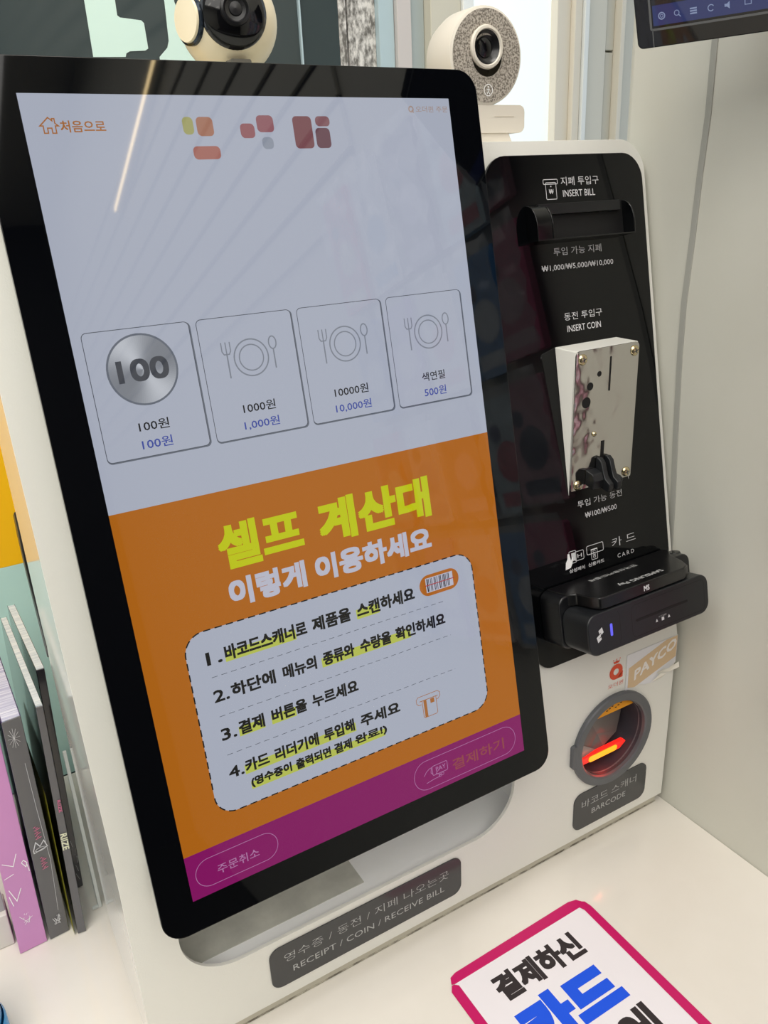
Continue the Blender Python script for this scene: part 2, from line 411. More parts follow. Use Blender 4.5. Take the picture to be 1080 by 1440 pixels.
S_oi = lcd('lcd_orange_ink', 'b07038', 0.78); S_yel = lcd('lcd_yellow', 'c4cc06', 0.85); S_hi = lcd('lcd_highlight', 'c0ca58', 0.80); S_lt = lcd('lcd_light_lilac', 'bfc0d0', 0.85)
S_dk = lcd('lcd_dark', '1c1a18', 0.5); S_pill = lcd('lcd_pill_line', 'b078a8', 0.9); S_faint = lcd('lcd_faint_orange', '9c4a50', 0.78); S_fo = lcd('lcd_faint_brown', 'a08c84', 0.95)
S_shadow = lcd('lcd_card_edge', '6c727e', 0.78); S_c1 = lcd('lcd_coin_light', 'b4b9c4', 0.9); S_c2 = lcd('lcd_coin_dark', '878b95', 0.85); S_cink = lcd('lcd_coin_number', '474a52', 0.8)
E1 = 0.00006
def dpart(name, fn, lbl=None):
    mb = MB(); fn(mb); o = mb.build(name, screen, smooth=0, weld=False)
    if lbl: o['label'] = lbl
    return o
OT, MT = 0.2820, 0.0345
dpart('display', lambda b: (b.flat(DS, rect(0, OT, GW, GH), E1, S_bg), b.flat(DS, rect(0, MT, GW, OT), E1, S_or), b.flat(DS, rect(0, 0, GW, MT), E1, S_mg)), 'lit display in white, orange and magenta bands')
E2 = 2 * E1; E3 = 3 * E1; E4 = 4 * E1; E5 = 5 * E1
def home(b):
    c = 0.0142; q = [(c - .0052, .5140), (c, .5186), (c + .0020, .5168), (c + .0020, .5180), (c + .0034, .5180), (c + .0034, .5155), (c + .0052, .5140), (c + .0034, .5140), (c + .0034, .5100), (c + .0012, .5100), (c + .0012, .5128), (c - .0012, .5128), (c - .0012, .5100), (c - .0034, .5100), (c - .0034, .5140)]
    b.stroke(DS, q, 0.0007, E3, S_oi, True); text(b, DS, '처음으로', .0203, .5103, .0464, .5170, E3, S_oi, 0.022)
dpart('home_button', home, 'orange house icon and Korean word')
def faint(b):
    b.stroke(DS, circ(.2655, .5243, .0018, 16), .0010, E3, S_fo, True); b.stroke(DS, [(.2660, .5236), (.2675, .5220)], .0010, E3, S_fo)
    text(b, DS, '오더퀸 주문', .2695, .5222, .2975, .5264, E3, S_fo, 0.01)
dpart('lettering', faint, 'faint brown service name at the top right')
def header(b):                       # generic soft logo shapes in the shop header
    for (x0, y0, x1, y1, c) in ((.094, .5085, .101, .5190, 'a9a86e'), (.103, .5075, .114, .5190, 'ac7a66'), (.098, .4935, .116, .5015, 'ad7168'),
                                (.132, .5060, .142, .5150, '9a6268'), (.144, .5095, .156, .5200, '97626a'), (.146, .4990, .154, .5065, '959cab'), (.170, .4990, .184, .5195, '7f5056'), (.186, .4990, .197, .5120, '6d4a55'), (.187, .5130, .198, .5195, '8a5f66')):
        b.flat(DS, rr(x0, y0, x1, y1, .0028, 5), E3, lcd('lcd_logo_' + c, c, 0.80))
dpart('header_logo', header, 'muted red and olive blocks of the shop logo')
def tile(i, x0, x1, name, price, coin=False):
    def fn(b):
        y0, y1 = .3142, .3951
        o = rr(x0, y0, x1, y1, .0032, 5)
        b.flat(DS, rr(x0 - .00015, y0 - .0010, x1 + .0011, y1 - .0002, .0034, 5), E2, S_shadow)
        b.flat(DS, o, E3, S_bg); b.stroke(DS, o, .00045, E4, S_line, True)
        c = (x0 + x1) / 2 - (0.0006 if coin else 0)
        if coin:
            b.flat(DS, circ(c, .3690, .0226, 48), E4, S_shadow)
            for kx in range(90):
                a0, a1 = kx * 4, kx * 4 + 4
                f = 0.5 + 0.5 * math.cos(math.radians(2 * (kx * 4) - 120 * 2))
                f2 = f ** 1.5
                g = tuple(int(0x7c + (0xbd - 0x7c) * f2) + dq for dq in (0, 4, 12)); h = '%02x%02x%02x' % g
                b.flat(DS, [(c, .3690)] + arc(c, .3690, .0213, a0, a1, 1), E5, lcd('lcd_coin_' + h, h, 0.9))
            text(b, DS, '100', c - .0162, .3618, c + .0166, .3760, 6 * E1, S_cink, 0.050, 6)
        else:
            b.stroke(DS, circ(c + .0004, .3668, .0122, 40), .00095, E4, S_ico, True); b.stroke(DS, circ(c + .0004, .3668, .0086, 36), .00085, E4, S_ico, True)
            fx = c - .0164
            b.stroke(DS, [(fx, .3710), (fx, .3550)], .0010, E4, S_ico)
            b.stroke(DS, [(fx - .0030, .3788), (fx - .0030, .3728), (fx - .0018, .3708), (fx + .0018, .3708), (fx + .0030, .3728), (fx + .0030, .3788)], .0008, E4, S_ico); b.stroke(DS, [(fx, .3788), (fx, .3708)], .0008, E4, S_ico)
            sx = c + .0170
            b.stroke(DS, ellip(sx, .3748, .0027, .0042, 24), .0009, E4, S_ico, True); b.stroke(DS, [(sx, .3706), (sx, .3575)], .0010, E4, S_ico)
        w1 = .0197 if name == '100원' else (.0236 if name == '1000원' else (.0277 if name == '10000원' else .0208))
        w2 = .0199 if price == '100원' else (.0258 if price == '1,000원' else (.0294 if price == '10,000원' else .0200))
        text(b, DS, name, c - w1 / 2, .3304, c + w1 / 2, .3371, E4, S_ink, 0.012)
        text(b, DS, price, c - w2 / 2, .3188, c + w2 / 2, .3256, E4, S_blue, 0.012)
    return dpart('product_tile', fn)
lab(tile(0, .0064, .0738, '100원', '100원', True), 'product tile with silver 100 coin')
tile(1, .0788, .1460, '1000원', '1,000원'); tile(2, .1508, .2176, '10000원', '10,000원')
lab(tile(3, .2225, .2887, '색연필', '500원'), 'plate tile marked 500 won')
dpart('title', lambda b: (text(b, DS, '셀프', .0655, .2272, .1285, .2592, E3, S_yel, 0.046, 4), text(b, DS, '계산대', .1415, .2272, .2378, .2592, E3, S_yel, 0.058, 4)), 'big yellow-green Korean title')
dpart('subtitle', lambda b: (text(b, DS, '이렇게', .0671, .2002, .1256, .2202, E3, S_lt, 0.055, 4), text(b, DS, '이용하세요', .1333, .2006, .2340, .2200, E3, S_lt, 0.055, 4)), 'pale lilac Korean subtitle')
bx = (.0293, .0542, .2688, .1902)
def panel(b):
    o = rr(*bx, .0150, 12); b.flat(DS, o, E2, S_bg)
    # dashes along the rounded outline
    P_ = [Vector(p) for p in o]; P_.append(P_[0]); dl, gp = .0052, .0030; t = 0.0; on = True; rem = dl; cur = [P_[0]]
    for a, c in zip(P_, P_[1:]):
        seg = (c - a).length; pos = 0.0
        while seg - pos > rem:
            pos += rem; q = a + (c - a) * (pos / seg)
            if on:
                cur.append(q)
                if (cur[0] - cur[-1]).length > .001: b.stroke(DS, [tuple(x) for x in cur], .00095, E3, S_dk)
            on = not on; rem = dl if on else gp; cur = [q]
        rem -= seg - pos
        if on and (c - cur[-1]).length > 1e-6: cur.append(c)
dpart('instruction_panel', panel, 'pale rounded panel with dashed outline')
def dashes(b, y, x1):
    x = .0440
    while x < x1: b.flat(DS, rect(x, y - .0002, min(x + .0042, x1), y + .0002), E3, S_line); x += .0070
for y, x1 in ((.1560, .2394), (.1265, .2404), (.0970, .2404)): dpart('dashed_rule', lambda b, y=y, x1=x1: dashes(b, y, x1))
def line(num, y0, y1, words, hi):
    def fn(b):
        for h0, h1 in hi: b.flat(DS, rect(h0, y0 - .0008, h1, y0 + (y1 - y0) * .60), E3, S_hi)
        if num: text(b, DS, num, .0426, y0 + .0004, .0538, y1 - .0012, E4, S_dk, 0.035)
        for w_, a, c in words: text(b, DS, w_, a, y0, c, y1, E4, S_dk, 0.046)
    dpart('instruction_line', fn)
line('1.', .1646, .1758, [('바코드스캐너로', .0560, .1190), ('제품을', .1235, .1555), ('스캔하세요', .1608, .2122)], [(.0560, .1100), (.1602, .1800)])
line('2.', .1368, .1474, [('하단에', .0556, .0890), ('메뉴의', .0950, .1220), ('종류와', .1275, .1540), ('수량을', .1590, .1865), ('확인하세요', .1905, .2370)], [(.1262, .2040)])
line('3.', .1078, .1184, [('결제', .0558, .0752), ('버튼을', .0810, .1090), ('누르세요', .1135, .1522)], [(.0556, .0752), (.0805, .1000)])
line('4.', .0784, .0886, [('카드', .0551, .0735), ('리더기에', .0782, .1135), ('투입해', .1180, .1440), ('주세요', .1495, .1849)], [(.0545, .1450)])
line(None, .0655, .0740, [('(영수증이', .0571, .0890), ('출력되면', .0925, .1215), ('결제', .1245, .1395), ('완료!)', .1425, .1708)], [(.0570, .1690)])
def barcode(b):
    b.flat(DS, rr(.2176, .1640, .2548, .1812, .0086, 8), E3, S_or); b.flat(DS, rect(.2235, .1668, .2492, .1786), E4, S_lt)
    x = .2246; i = 0
    ws = [6, 3, 3, 8, 3, 4, 3, 10, 4, 3, 3, 6, 3, 9, 5, 3, 4, 8, 3, 3, 6, 4, 3, 7, 3, 3, 4]
    for i, q in enumerate(ws):
        wd = q * .00017
        if x + wd > .2486: break
        if i % 2 == 0: b.flat(DS, rect(x, .1675, x + wd, .1780), E5, S_ink)
        x += wd
    b.flat(DS, rect(.2225, .1724, .2508, .1731), 6 * E1, lcd('lcd_red', 'a03030'))
dpart('barcode_icon', barcode, 'barcode on an orange pill')
def cardicon(b):
    b.stroke(DS, [(.2045, .0778), (.2020, .0778), (.2002, .0796), (.2002, .0828), (.2020, .0846), (.2205, .0846), (.2226, .0828), (.2226, .0800), (.2206, .0778), (.2190, .0778)], .0005, E3, S_oi)
    b.stroke(DS, [(.2030, .0806), (.2205, .0806)], .0006, E3, S_oi)
    b.stroke(DS, [(.2054, .0806), (.2054, .0668), (.2064, .0658), (.2174, .0658), (.2186, .0668), (.2186, .0806)], .0005, E3, S_oi)
    b.flat(DS, rect(.2066, .0659, .2094, .0805), E3, S_oi); b.flat(DS, rect(.2130, .0762, .2168, .0800), E3, S_oi)
dpart('card_icon', cardicon, 'orange line icon of a card in a slot')
def pill(b, x0, x1, y0=.0042, y1=.0292): b.stroke(DS, rr(x0, y0, x1, y1, (y1 - y0) / 2 - .0001, 10), .00042, E3, S_pill, True)
dpart('cancel_button', lambda b: (pill(b, .0055, .0680, .0062, .0275), text(b, DS, '주문취소', .0212, .0120, .0530, .0192, E3, S_pill, 0.006)), 'outlined pill with cancel order text')
def paybtn(b):
    pill(b, .1882, .2915)
    b.stroke(DS, rr(.2058, .0140, .2205, .0222, .0012, 4), .0005, E3, S_pill, True); text(b, DS, 'PAY', .2092, .0165, .2188, .0203, E4, S_pill, 0.01)
    b.stroke(DS, [(.1975, .0165), (.2000, .0195), (.2030, .0212), (.2058, .0216)], .0005, E4, S_pill); b.stroke(DS, [(.2050, .0212), (.2042, .0172), (.2060, .0150)], .0005, E4, S_pill)
    b.stroke(DS, [(.1990, .0098), (.2060, .0108), (.2110, .0110), (.2130, .0125), (.2090, .0150), (.2120, .0175)], .0005, E4, S_pill); b.stroke(DS, circ(.2125, .0118, .0012, 12), .0004, E4, S_pill, True); b.stroke(DS, circ(.2150, .0124, .0012, 12), .0004, E4, S_pill, True)
    text(b, DS, '결제하기', .2255, .0102, .2790, .0205, E3, S_faint, 0.02)
dpart('pay_button', paybtn, 'outlined pill with hand, PAY card and faint orange word')

# ---- black money panel
mb = MB(); mb.prism(U, rr(.3275, .0192, .5056, .4665, (.018, .018, .023, .023), 8), 0.0004, 0.0030, M_pglass)
money = mb.build('money_panel', kiosk, bevel=0.0004, seg=1); lab(money, 'tall glossy black panel with rounded corners')
PN = 0.00308
def plet(body, x0, y0, x1, y1, bold=0.004, m=None, lbl=None): return lettering(money, U, body, x0, y0, x1, y1, PN, m or M_print, bold)
plet('지폐 투입구', .4080, .4412, .4515, .4482, -0.004); plet('INSERT BILL', .4093, .4320, .4462, .4376, 0.006)
plet('투입 가능 지폐', .3928, .3842, .4482, .3908, -0.004); plet('₩1,000/₩5,000/₩10,000', .3780, .3716, .4613, .3770, 0.004)
plet('동전 투입구', .3978, .3288, .4428, .3354, -0.002); plet('INSERT COIN', .4000, .3187, .4400, .3243, 0.008)
plet('투입 가능 동전', .3928, .1604, .4484, .1668, -0.004); plet('₩100/₩500', .4006, .1492, .4405, .1544, 0.004)
plet('카 드', .4305, .1132, .4615, .1220, -0.010); plet('C A R D', .4363, .1016, .4580, .1056, -0.006)
plet('삼성페이', .3755, .1022, .3945, .1058, 0.02); plet('신용카드', .3990, .1022, .4190, .1058, 0.02)
mb = MB()
mb.stroke(U, rr(.3885, .4428, .4042, .4466, .0008, 3), .0005, PN, M_print, True)
mb.stroke(U, rr(.3908, .4306, .4022, .4440, .0008, 3), .0005, PN, M_print, True)
text(mb, U, '₩', .3940, .4350, .3990, .4388, PN, M_print, 0.02); mb.flat(U, circ(.3965, .4410, .0006, 8), PN, M_print)
lab(mb.build('banknote_icon', money, smooth=0, weld=False), 'white banknote line icon')
mb = MB()
mb.stroke(U, rr(.3985, .1140, .4192, .1222, .0014, 4), .0006, PN, M_print, True)
mb.flat(U, rect(.4035, .1172, .4115, .1182), PN, M_printb)
mb.stroke(U, rr(.4038, .1080, .4112, .1176, .0008, 3), .0005, PN + .00003, M_print, True); text(mb, Fr(U(.4075, .1128), V * -1, X), 'CARD', -.0042, -.0018, .0036, .0016, PN + .00003, M_print, 0.01)
lab(mb.build('card_icon', money, smooth=0, weld=False), 'white icon of a card going into a reader')
mb = MB()
mb.stroke(U, rr(.3838, .1120, .3945, .1206, .0012, 4), .0005, PN, M_print, True); text(mb, U, 'H', .3868, .1145, .3922, .1180, PN, M_print, 0.01)
mb.stroke(U, rr(.3768, .1110, .3850, .1224, .0010, 3), .0005, PN + .00004, M_print, True); mb.flat(U, rect(.3795, .1130, .3845, .1205), PN + .00005, M_print)
mb.flat(U, [(.3712, .1066), (.3775, .1072), (.3800, .1110), (.3815, .1165), (.3808, .1172), (.3785, .1140), (.3772, .1205), (.3752, .1210), (.3744, .1160), (.3722, .1130)], PN + .00006, M_printb)
lab(mb.build('hand_icon', money, smooth=0, weld=False), 'white icon of a hand holding a phone')

# ---- bill slot
mb = MB()
mb.prism(U, rr(.3668, .3966, .4795, .4258, .004, 4), .0030, .0036, M_deep)
mb.prism(U, rect(.3760, .4175, .4690, .4262), .0036, .0090, M_blk)
slot = mb.build('bill_slot', kiosk, bevel=.0006, seg=1); lab(slot, 'black banknote slot with raised cheeks')
for x0 in (.3660, .3826, .4765):
    w_ = .0016 if x0 != .3660 else .0160
    CH = Fr(U(x0, 0, 0), N, V, X * -1)
    q = [(.0030, .3968), (.0165, .3968), (.0168, .4075)] + [(.0030 + .0138 * math.cos(math.radians(t)), .4080 + .0185 * math.sin(math.radians(t))) for t in range(10, 91, 10)]
    mb = MB(); mb.prism(CH, q, -w_, 0.0, M_blkg); mb.build('cheek', slot, bevel=.0005, seg=2)
mb = MB(); mb.prism(U, rect(.3660, .3960, .4781, .3972), .0030, .0165, M_blkg); mb.build('ledge', slot, bevel=.0004)

# ---- coin acceptor: white wedge, steel plate
px0, px1, pz0, pz1 = .3862, .4614, .3886, .5182
def up_y(z): return (z - ZC) * math.tan(TH) - .0032
mb = MB()
fr_ = [(px0, .0325, pz0), (px1, .0325, pz0), (px1, .0325, pz1), (px0, .0325, pz1)]
bk_ = [U(.3836, .1752, .0029), U(.4590, .1752, .0029), U(.4575, .3078, .0029), U(.3836, .3078, .0029)]
mb.poly(fr_, M_white)
for i in range(4):
    j = (i + 1) % 4; mb.poly([fr_[j], fr_[i], bk_[i], bk_[j]], M_white)
mb.poly(list(reversed(bk_)), M_white)
coin = mb.build('coin_acceptor', kiosk, bevel=.0012, seg=2); lab(coin, 'white wedge housing of the coin acceptor')
mb = MB(); mb.prism(P, rr(px0, pz0, px1, pz1, .0045, 5), -.0007, .0008, M_steel)
pl = mb.build('steel_plate', coin, bevel=.0003, seg=1); lab(pl, 'polished steel plate')
def small(name, fn, lbl=None, bevel=0):
    mb = MB(); fn(mb); o = mb.build(name, coin, bevel=bevel)
    if lbl: o['label'] = lbl
    return o
for (a, b, r) in ((.3935, .5106, .0049), (.4556, .5106, .0049), (.4546, .3966, .0047), (.3942, .3956, .0047), (.4112, .4413, .0024)):
    def scr_(mb, a=a, b=b, r=r):
        f = Fr(P(a, b), X, (0, 0, 1)); mb.lathe(f, [(r, .0008), (r * .96, .0016), (r * .75, .0025), (r * .4, .0030), (r * .05, .0031)], M_brass, 20, cap1=True)
        for t in (20, 110):
            c_, s_ = math.cos(math.radians(t)), math.sin(math.radians(t)); F2 = Fr(P(a, b), (c_, 0, s_), (-s_, 0, c_))
            mb.flat(F2, rect(-r * .5, -r * .10, r * .5, r * .10), .00320, M_ring)
    small('screw', scr_)
small('coin_slot', lambda mb: mb.prism(P, rr(.4258, .4785, .4279, .5095, .0009, 3), .0005, .00095, M_deep))
for a, b, r in ((.4140, .4955, .0025), (.4037, .4858, .0036), (.4000, .4718, .0050)): small('hole', lambda mb, a=a, b=b, r=r: mb.prism(P, circ(a, b, r, 24), .0005, .00095, M_deep))
small('lever_slot', lambda mb: mb.prism(P, rect(.4203, .4080, .4246, .4332), .0005, .00095, M_deep))
def lever(mb):
    F3 = Fr((0, .0309, 0), (0, -1, 0), (0, 0, 1), (-1, 0, 0))                # side profile (out, z)
    mb.prism(F3, [(0, .3925), (.017, .3890), (.019, .3930), (.0185, .3975), (.013, .4010), (.010, .4075), (.007, .4155), (.003, .4185), (0, .4185)], -.4205, -.4150, M_blk2)
    mb.prism(F3, [(0, .3925), (.017, .3890), (.019, .3930), (.0185, .3975), (.013, .4010), (.010, .4075), (.007, .4155), (.003, .4185), (0, .4185)], -.4310, -.4255, M_blk2)
    mb.prism(F3, [(0, .3930), (.015, .3900), (.015, .3945), (.007, .4010), (.004, .4110), (0, .4150)], -.4256, -.4204, M_deep)
    mb.prism(F3, [(0, .3945), (.010, .3920), (.012, .4005), (.009, .4065), (0, .4090)], -.4152, -.4030, M_blk2)
    mb.prism(F3, [(0, .3925), (.010, .3905), (.012, .3960), (.008, .3985), (0, .3995)], -.4400, -.4308, M_blk2)
small('return_lever', lever, 'black coin return lever', .0010)

# ---- card reader
mb = MB()
mb.prism(U, rr(.3372, .0452, .5030, .0945, .0085, 6), .0030, .0300, M_blk)
rd = mb.build('card_reader', kiosk, bevel=.0018, seg=3); lab(rd, 'black card reader sticking out of the panel')
mb = MB(); mb.prism(U, rr(.3385, .0462, .4885, .0838, .0105, 7), .0300, .0620, M_blk2)
mb.build('front_block', rd, bevel=.0014, seg=3)
PV = .0957
TP = Fr(U(0, PV), X, N, V)                                    # top plate, axes: along X, towards the viewer
mb = MB()
q = [(.3450, .0100), (.3465, .0290), (.3500, .0330), (.3530, .0350), (.3545, .0520), (.3575, .0590), (.3640, .0605), (.4600, .0605), (.4700, .0560), (.4770, .0440), (.4850, .0240), (.4960, .0120), (.4960, .0040), (.3450, .0040)]
mb.prism(Fr(TP.o, X, N, V), q, -.0112, .0, mat('reader_top', '0b0b0d', 0.28))
mb.build('top_plate', rd, bevel=.0016, seg=3)
RV = Fr(U(0, PV), X * -1, N, V)
lettering(rd, RV, 'SAMSUNG Pay', -.4445, .0445, -.3905, .0520, .0002, M_print2, 0.03)
lettering(rd, RV, '한국신용카드결제', -.4425, .0170, -.3840, .0225, .0002, M_print2, 0.02)
mb = MB(); mb.prism(U, rr(.3945, .0635, .4600, .0657, .001, 3), .0618, .06225, M_deep); mb.build('card_slot', rd)
mb = MB(); mb.stroke(U, rr(.3895, .0500, .4825, .0795, .005, 5), .0004, .06208, M_deep, True); mb.build('seam', rd, smooth=0)
mb = MB(); mb.stroke(U, [(.3740, .0500), (.3755, .0560), (.3755, .0760), (.3735, .0800)], .0004, .06208, M_deep); mb.build('seam', rd, smooth=0)
mb = MB(); mb.prism(U, rr(.3636, .0598, .3662, .0712, .0012, 4), .0618, .0624, mat('blue_led', '20206a', 0.3, emit='6a66f0', es=0.9)); lab(mb.build('status_light', rd), 'violet-blue status light')
mb = MB()
LG = Fr(U(.3515, .0645, .06215), X + V * 0.55, V - X * 0.30, N)
for dx in (-.0018, .0018): mb.flat(LG, [(dx * 1.2 - .0024, -.0026 + dx), (dx * 1.2 + .0024, -.0026 + dx), (dx * 1.2 + .0024, .0026 + dx), (dx * 1.2 - .0024, .0026 + dx)], 0.00001 * (1 if dx > 0 else 2), M_print)
mb.stroke(LG, [(-.0022, -.0016), (.0012, -.0022), (.0012, .0012), (-.0012, .0010)], .0005, .00005, M_blk2)
lab(mb.build('emblem', rd, smooth=0, weld=False), 'silver folded-square emblem')
mb = MB()
for ax in (.4195, .4350): mb.flat(U, [(ax - .0015, .0560), (ax + .0015, .0560), (ax, .0590)], .06212, M_print)
mb.flat(U, rect(.4256, .0555, .4288, .0585), .06212, M_print); text(mb, U, 'IC CARD', .4225, .0592, .4320, .0606, .06212, M_print2, 0)
lab(mb.build('slot_marks', rd, smooth=0, weld=False), 'white arrows and card mark')
mb = MB(); FT = Fr(U(0, PV - .0100, .0606), X, V); text(mb, FT, 'MS', .4080, .0020, .4150, .0070, .0002, M_print, .05); mb.build('mark', rd, smooth=0, weld=False)
mb = MB(); mb.prism(U, rr(.4838, .0590, .4858, .0740, .0008, 3), .0615, .0619, M_deep); mb.build('end_slot', rd)
mb = MB(); kf = Fr(U(.5135, .0885, .0150), N, X); 
mb.lathe(Fr(U(.4960, .0850, .0180), X, N, V), [(.0060, 0), (.0060, .0085), (.0053, .0098), (.001, .0100)], M_blkg, 24, cap1=True); mb.build('corner_button', rd)

# ---- barcode scanner
SC = Fr((.4272, 0, .1236), X, (0, 0, 1))
mb = MB()
mb.lathe(SC, [(.0535, .0002), (.0535, .0035), (.0522, .0048), (.0450, .0048), (.0435, .0035), (.0420, -.004)], M_ring, 72, mats=[M_ring] * 5)
mb.prism(SC, rr(-.0565, -.013, -.0500, .013, .002, 3), .0002, .0046, M_ring)
ring = mb.build('barcode_scanner', kiosk, bevel=0); lab(ring, 'round grey bezel of the barcode scanner')
mb = MB(); mb.lathe(SC, [(.0424, .0006), (.0412, -.030)], M_ringin, 64); mb.build('barrel', ring)
def sub(name, fn, lbl=None, **kw):
    mb = MB(); fn(mb); o = mb.build(name, ring, **kw)
    if lbl: o['label'] = lbl
    return o
sub('back_plate', lambda b: b.prism(SC, circ(0, 0, .0412, 48), -.034, -.030, M_facet2))
# folded pane and lamp behind the bezel
sub('scan_window', lambda b: (b.poly([SC(-.0405, .004, -0.0085), SC(-.022, -.0215, -0.0115), SC(.004, -.0215, -0.0145), SC(-.004, -.004, -0.0165), SC(-.024, .0300, -0.0135), SC(-.034, .022, -0.0105)], M_facet2),
                              b.poly([SC(-.0405, .004, -0.0085), SC(-.0410, -.008, -0.0075), SC(-.038, -.0215, -0.0085), SC(-.022, -.0215, -0.0115), SC(-.006, -.0212, -0.0130)], M_facet),
                              b.poly([SC(.004, -.0215, -0.0145), SC(-.004, -.004, -0.0165), SC(-.024, .0300, -0.0135), SC(.0290, .0290, -0.0245), SC(.0400, .002, -0.0265), SC(.0330, -.0215, -0.0245)], mat('scanner_facet_mid', '7c7974', .2))), smooth=0)
sub('light_bar', lambda b: b.prism(SC, [(-.0345, -.0268), (-.0385, -.0212), (-.0320, -.0190), (.0270, -.0190), (.0300, -.0215), (.0215, -.0278)], -.013, -.0075, M_red), 'glowing red scanner light bar', bevel=.0008)
sub('light_core', lambda b: b.prism(SC, rr(-.0230, -.0266, .0165, -.0200, .0030, 5), -.0076, -.0068, M_yel), 'yellow-hot middle of the scanner light')
def warn(b):
    FW = Fr(SC(0, .0315, -.004), X, (0, .35, .94))
    b.flat(FW, [(-.0300, -.0035), (.0310, -.0035), (.0240, .0085), (-.0200, .0085)], 0, M_orlab)
    for i in range(9): b.flat(FW, rect(-.018 + i * .0040, -.0005 + (i % 3) * .0012, -.0155 + i * .0040, .0004 + (i % 3) * .0012), .0001, M_deep)
sub('warning_label', warn, 'orange laser warning label', smooth=0)
ld = bpy.data.lights.new('scanner_glow', 'POINT'); ld.energy = 0.009; ld.color = (1, 0.06, 0.04); ld.shadow_soft_size = 0.006
lo_ = bpy.data.objects.new('scanner_glow', ld); lo_.location = SC(-.004, -.034, -.002) - world_of(ring); C.objects.link(lo_); lo_.parent = ring

# ---- label plates and logo on the lower front
def plate(x0, z0, x1, z1, r, lbl):
    mb = MB(); mb.prism(L, rr(x0, z0, x1, z1, r, 8), .0001, .0012, M_plate); o = mb.build('label_plate', kiosk, bevel=.0002, seg=1); o['label'] = lbl; return o
p1 = plate(.0420, .0265, .2372, .0712, .0100, 'long dark grey plate naming the receipt, coin and bill outlet')
lettering(p1, L, '영수증 / 동전 / 지폐 나오는곳', .0550, .0518, .2227, .0612, .00125, M_print2, -0.014)
lettering(p1, L, 'RECEIPT / COIN / RECEIVE BILL', .0620, .0382, .2175, .0446, .00125, M_print2, -0.006)
p2 = plate(.3788, .0240, .4826, .0706, .0105, 'dark grey plate naming the barcode scanner')
lettering(p2, L, '바코드 스캐너', .3895, .0500, .4675, .0600, .00125, M_print2, -0.012)
lettering(p2, L, 'BARCODE', .4040, .0380, .4525, .0446, .00125, M_print2, -0.006)
mb = MB()
ql = [( .4270 + .0098 * math.cos(math.radians(t)), .2022 + .0098 * math.sin(math.radians(t))) for t in range(-45, 316, 10)]
ring_o = circ(.4268, .2022, .0088, 40); ring_i = circ(.4268, .2022, .0036, 40)
for i in range(40):
    j = (i + 1) % 40; mb.flat(L, [ring_o[i], ring_o[j], ring_i[j], ring_i[i]], .0003, M_logo)
mb.flat(L, [(.4290, .1936), (.4362, .1936), (.4362, .2010), (.4325, .1975)], .0003, M_logo)
mb.flat(L, [(.4232, .2120), (.4300, .2120), (.4310, .2152), (.4288, .2140), (.4266, .2155), (.4244, .2140), (.4222, .2152)], .0003, M_logo)
for cx_ in (.4222, .4266, .4310): mb.flat(L, circ(cx_, .21645, .0007, 8), .0003, M_logo)
text(mb, L, '오더퀸', .4170, .1848, .4375, .1898, .0003, M_logo, -0.008)
lab(mb.build('service_logo', kiosk, smooth=0, weld=False), 'orange-red ring logo with crown above Korean word')
mb = MB()
st = [(.4405, .2160), (.4412, .1720), (.4420, .1745), (.4560, .1765), (.4690, .1722), (.4820, .1700), (.4905, .1745), (.4850, .1800), (.4950, .1812), (.5030, .1790), (.5128, .1835), (.5124, .2160)]
mb.prism(L, st, .0004, .0007, M_paper)
mb.flat(L, [(.4440, .1770), (.4540, .1745), (.5121, .1905), (.5121, .2155), (.4960, .2155), (.4440, .2000)], .00080, M_beige)
sk = mb.build('torn_sticker', kiosk, smooth=0, weld=False); lab(sk, 'torn white sticker with beige band')
SK = Fr(L(.4515, .1815, 0), X + Vector((0, 0, 1)) * .34, (0, 0, 1), (0, -1, 0))
lettering(sk, SK, 'PAYCO', .0010, .0005, .0630, .0130, .00085, mat('sticker_white', 'efeae6', .5), 0.045)
mb = MB(); mb.poly([L(.4850, .1800, .0008), L(.4980, .1822, .0042), L(.5122, .1862, .0052), L(.5126, .1800, .0062), L(.5020, .1770, .0036)], M_tear)
mb.poly([L(.4780, .1712, .0008), L(.4890, .1790, .0030), L(.4960, .1772, .0044), L(.4905, .1728, .0022)], M_tear); mb.build('torn_flap', sk, smooth=0)
# curved black piece of unknown use, joined on as a kiosk part
mb = MB(); CL = Fr((-.0605, 0, 0), (0, 1, 0), (0, 0, 1), (-1, 0, 0))
mb.prism(CL, [(.160, .318), (.176, .300), (.190, .330), (.202, .370), (.204, .405), (.196, .424), (.178, .432), (.180, .418), (.188, .396), (.186, .366), (.172, .340)], -.0075, -.0005, M_blk2)
lab(mb.build('curved_black_piece', kiosk, bevel=.001), 'curved black plastic piece behind the left edge')

# ================================================================== cameras on top of the kiosk
TZ = ZC + VT * cs
wc = thing('webcam', 'cream round webcam with grey fabric face on the kiosk top, beside the screen corner', 'camera', (.3560, .1200, TZ))
hx, hy, hz, hr = .3560, .1100, .7505, .0378
HF = Fr((hx, hy, hz), X, (0, 0, 1))
HF.o = Vector((.3500, .1100, .7500)); 
mb = MB(); mb.lathe(HF, [(.0335, .0008), (.0354, .0), (.0360, -.003), (.0360, -.026), (.0325, -.038), (.020, -.0445), (.002, -.0455)], M_cam, 64, cap1=True); mb.build('head', wc)
mb = MB(); mb.lathe(HF, [(.0148, .0012), (.0335, .0010)], M_fab, 64); lab(mb.build('fabric_face', wc, smooth=0), 'woven grey fabric face')
LF = Fr(HF(-.0016, .0060, 0), X, (0, 0, 1))
mb = MB(); mb.lathe(LF, [(.0152, .0005), (.0158, .0030), (.0150, .0044), (.0132, .0046), (.0124, .0034)], M_cam, 48); mb.build('lens_ring', wc)
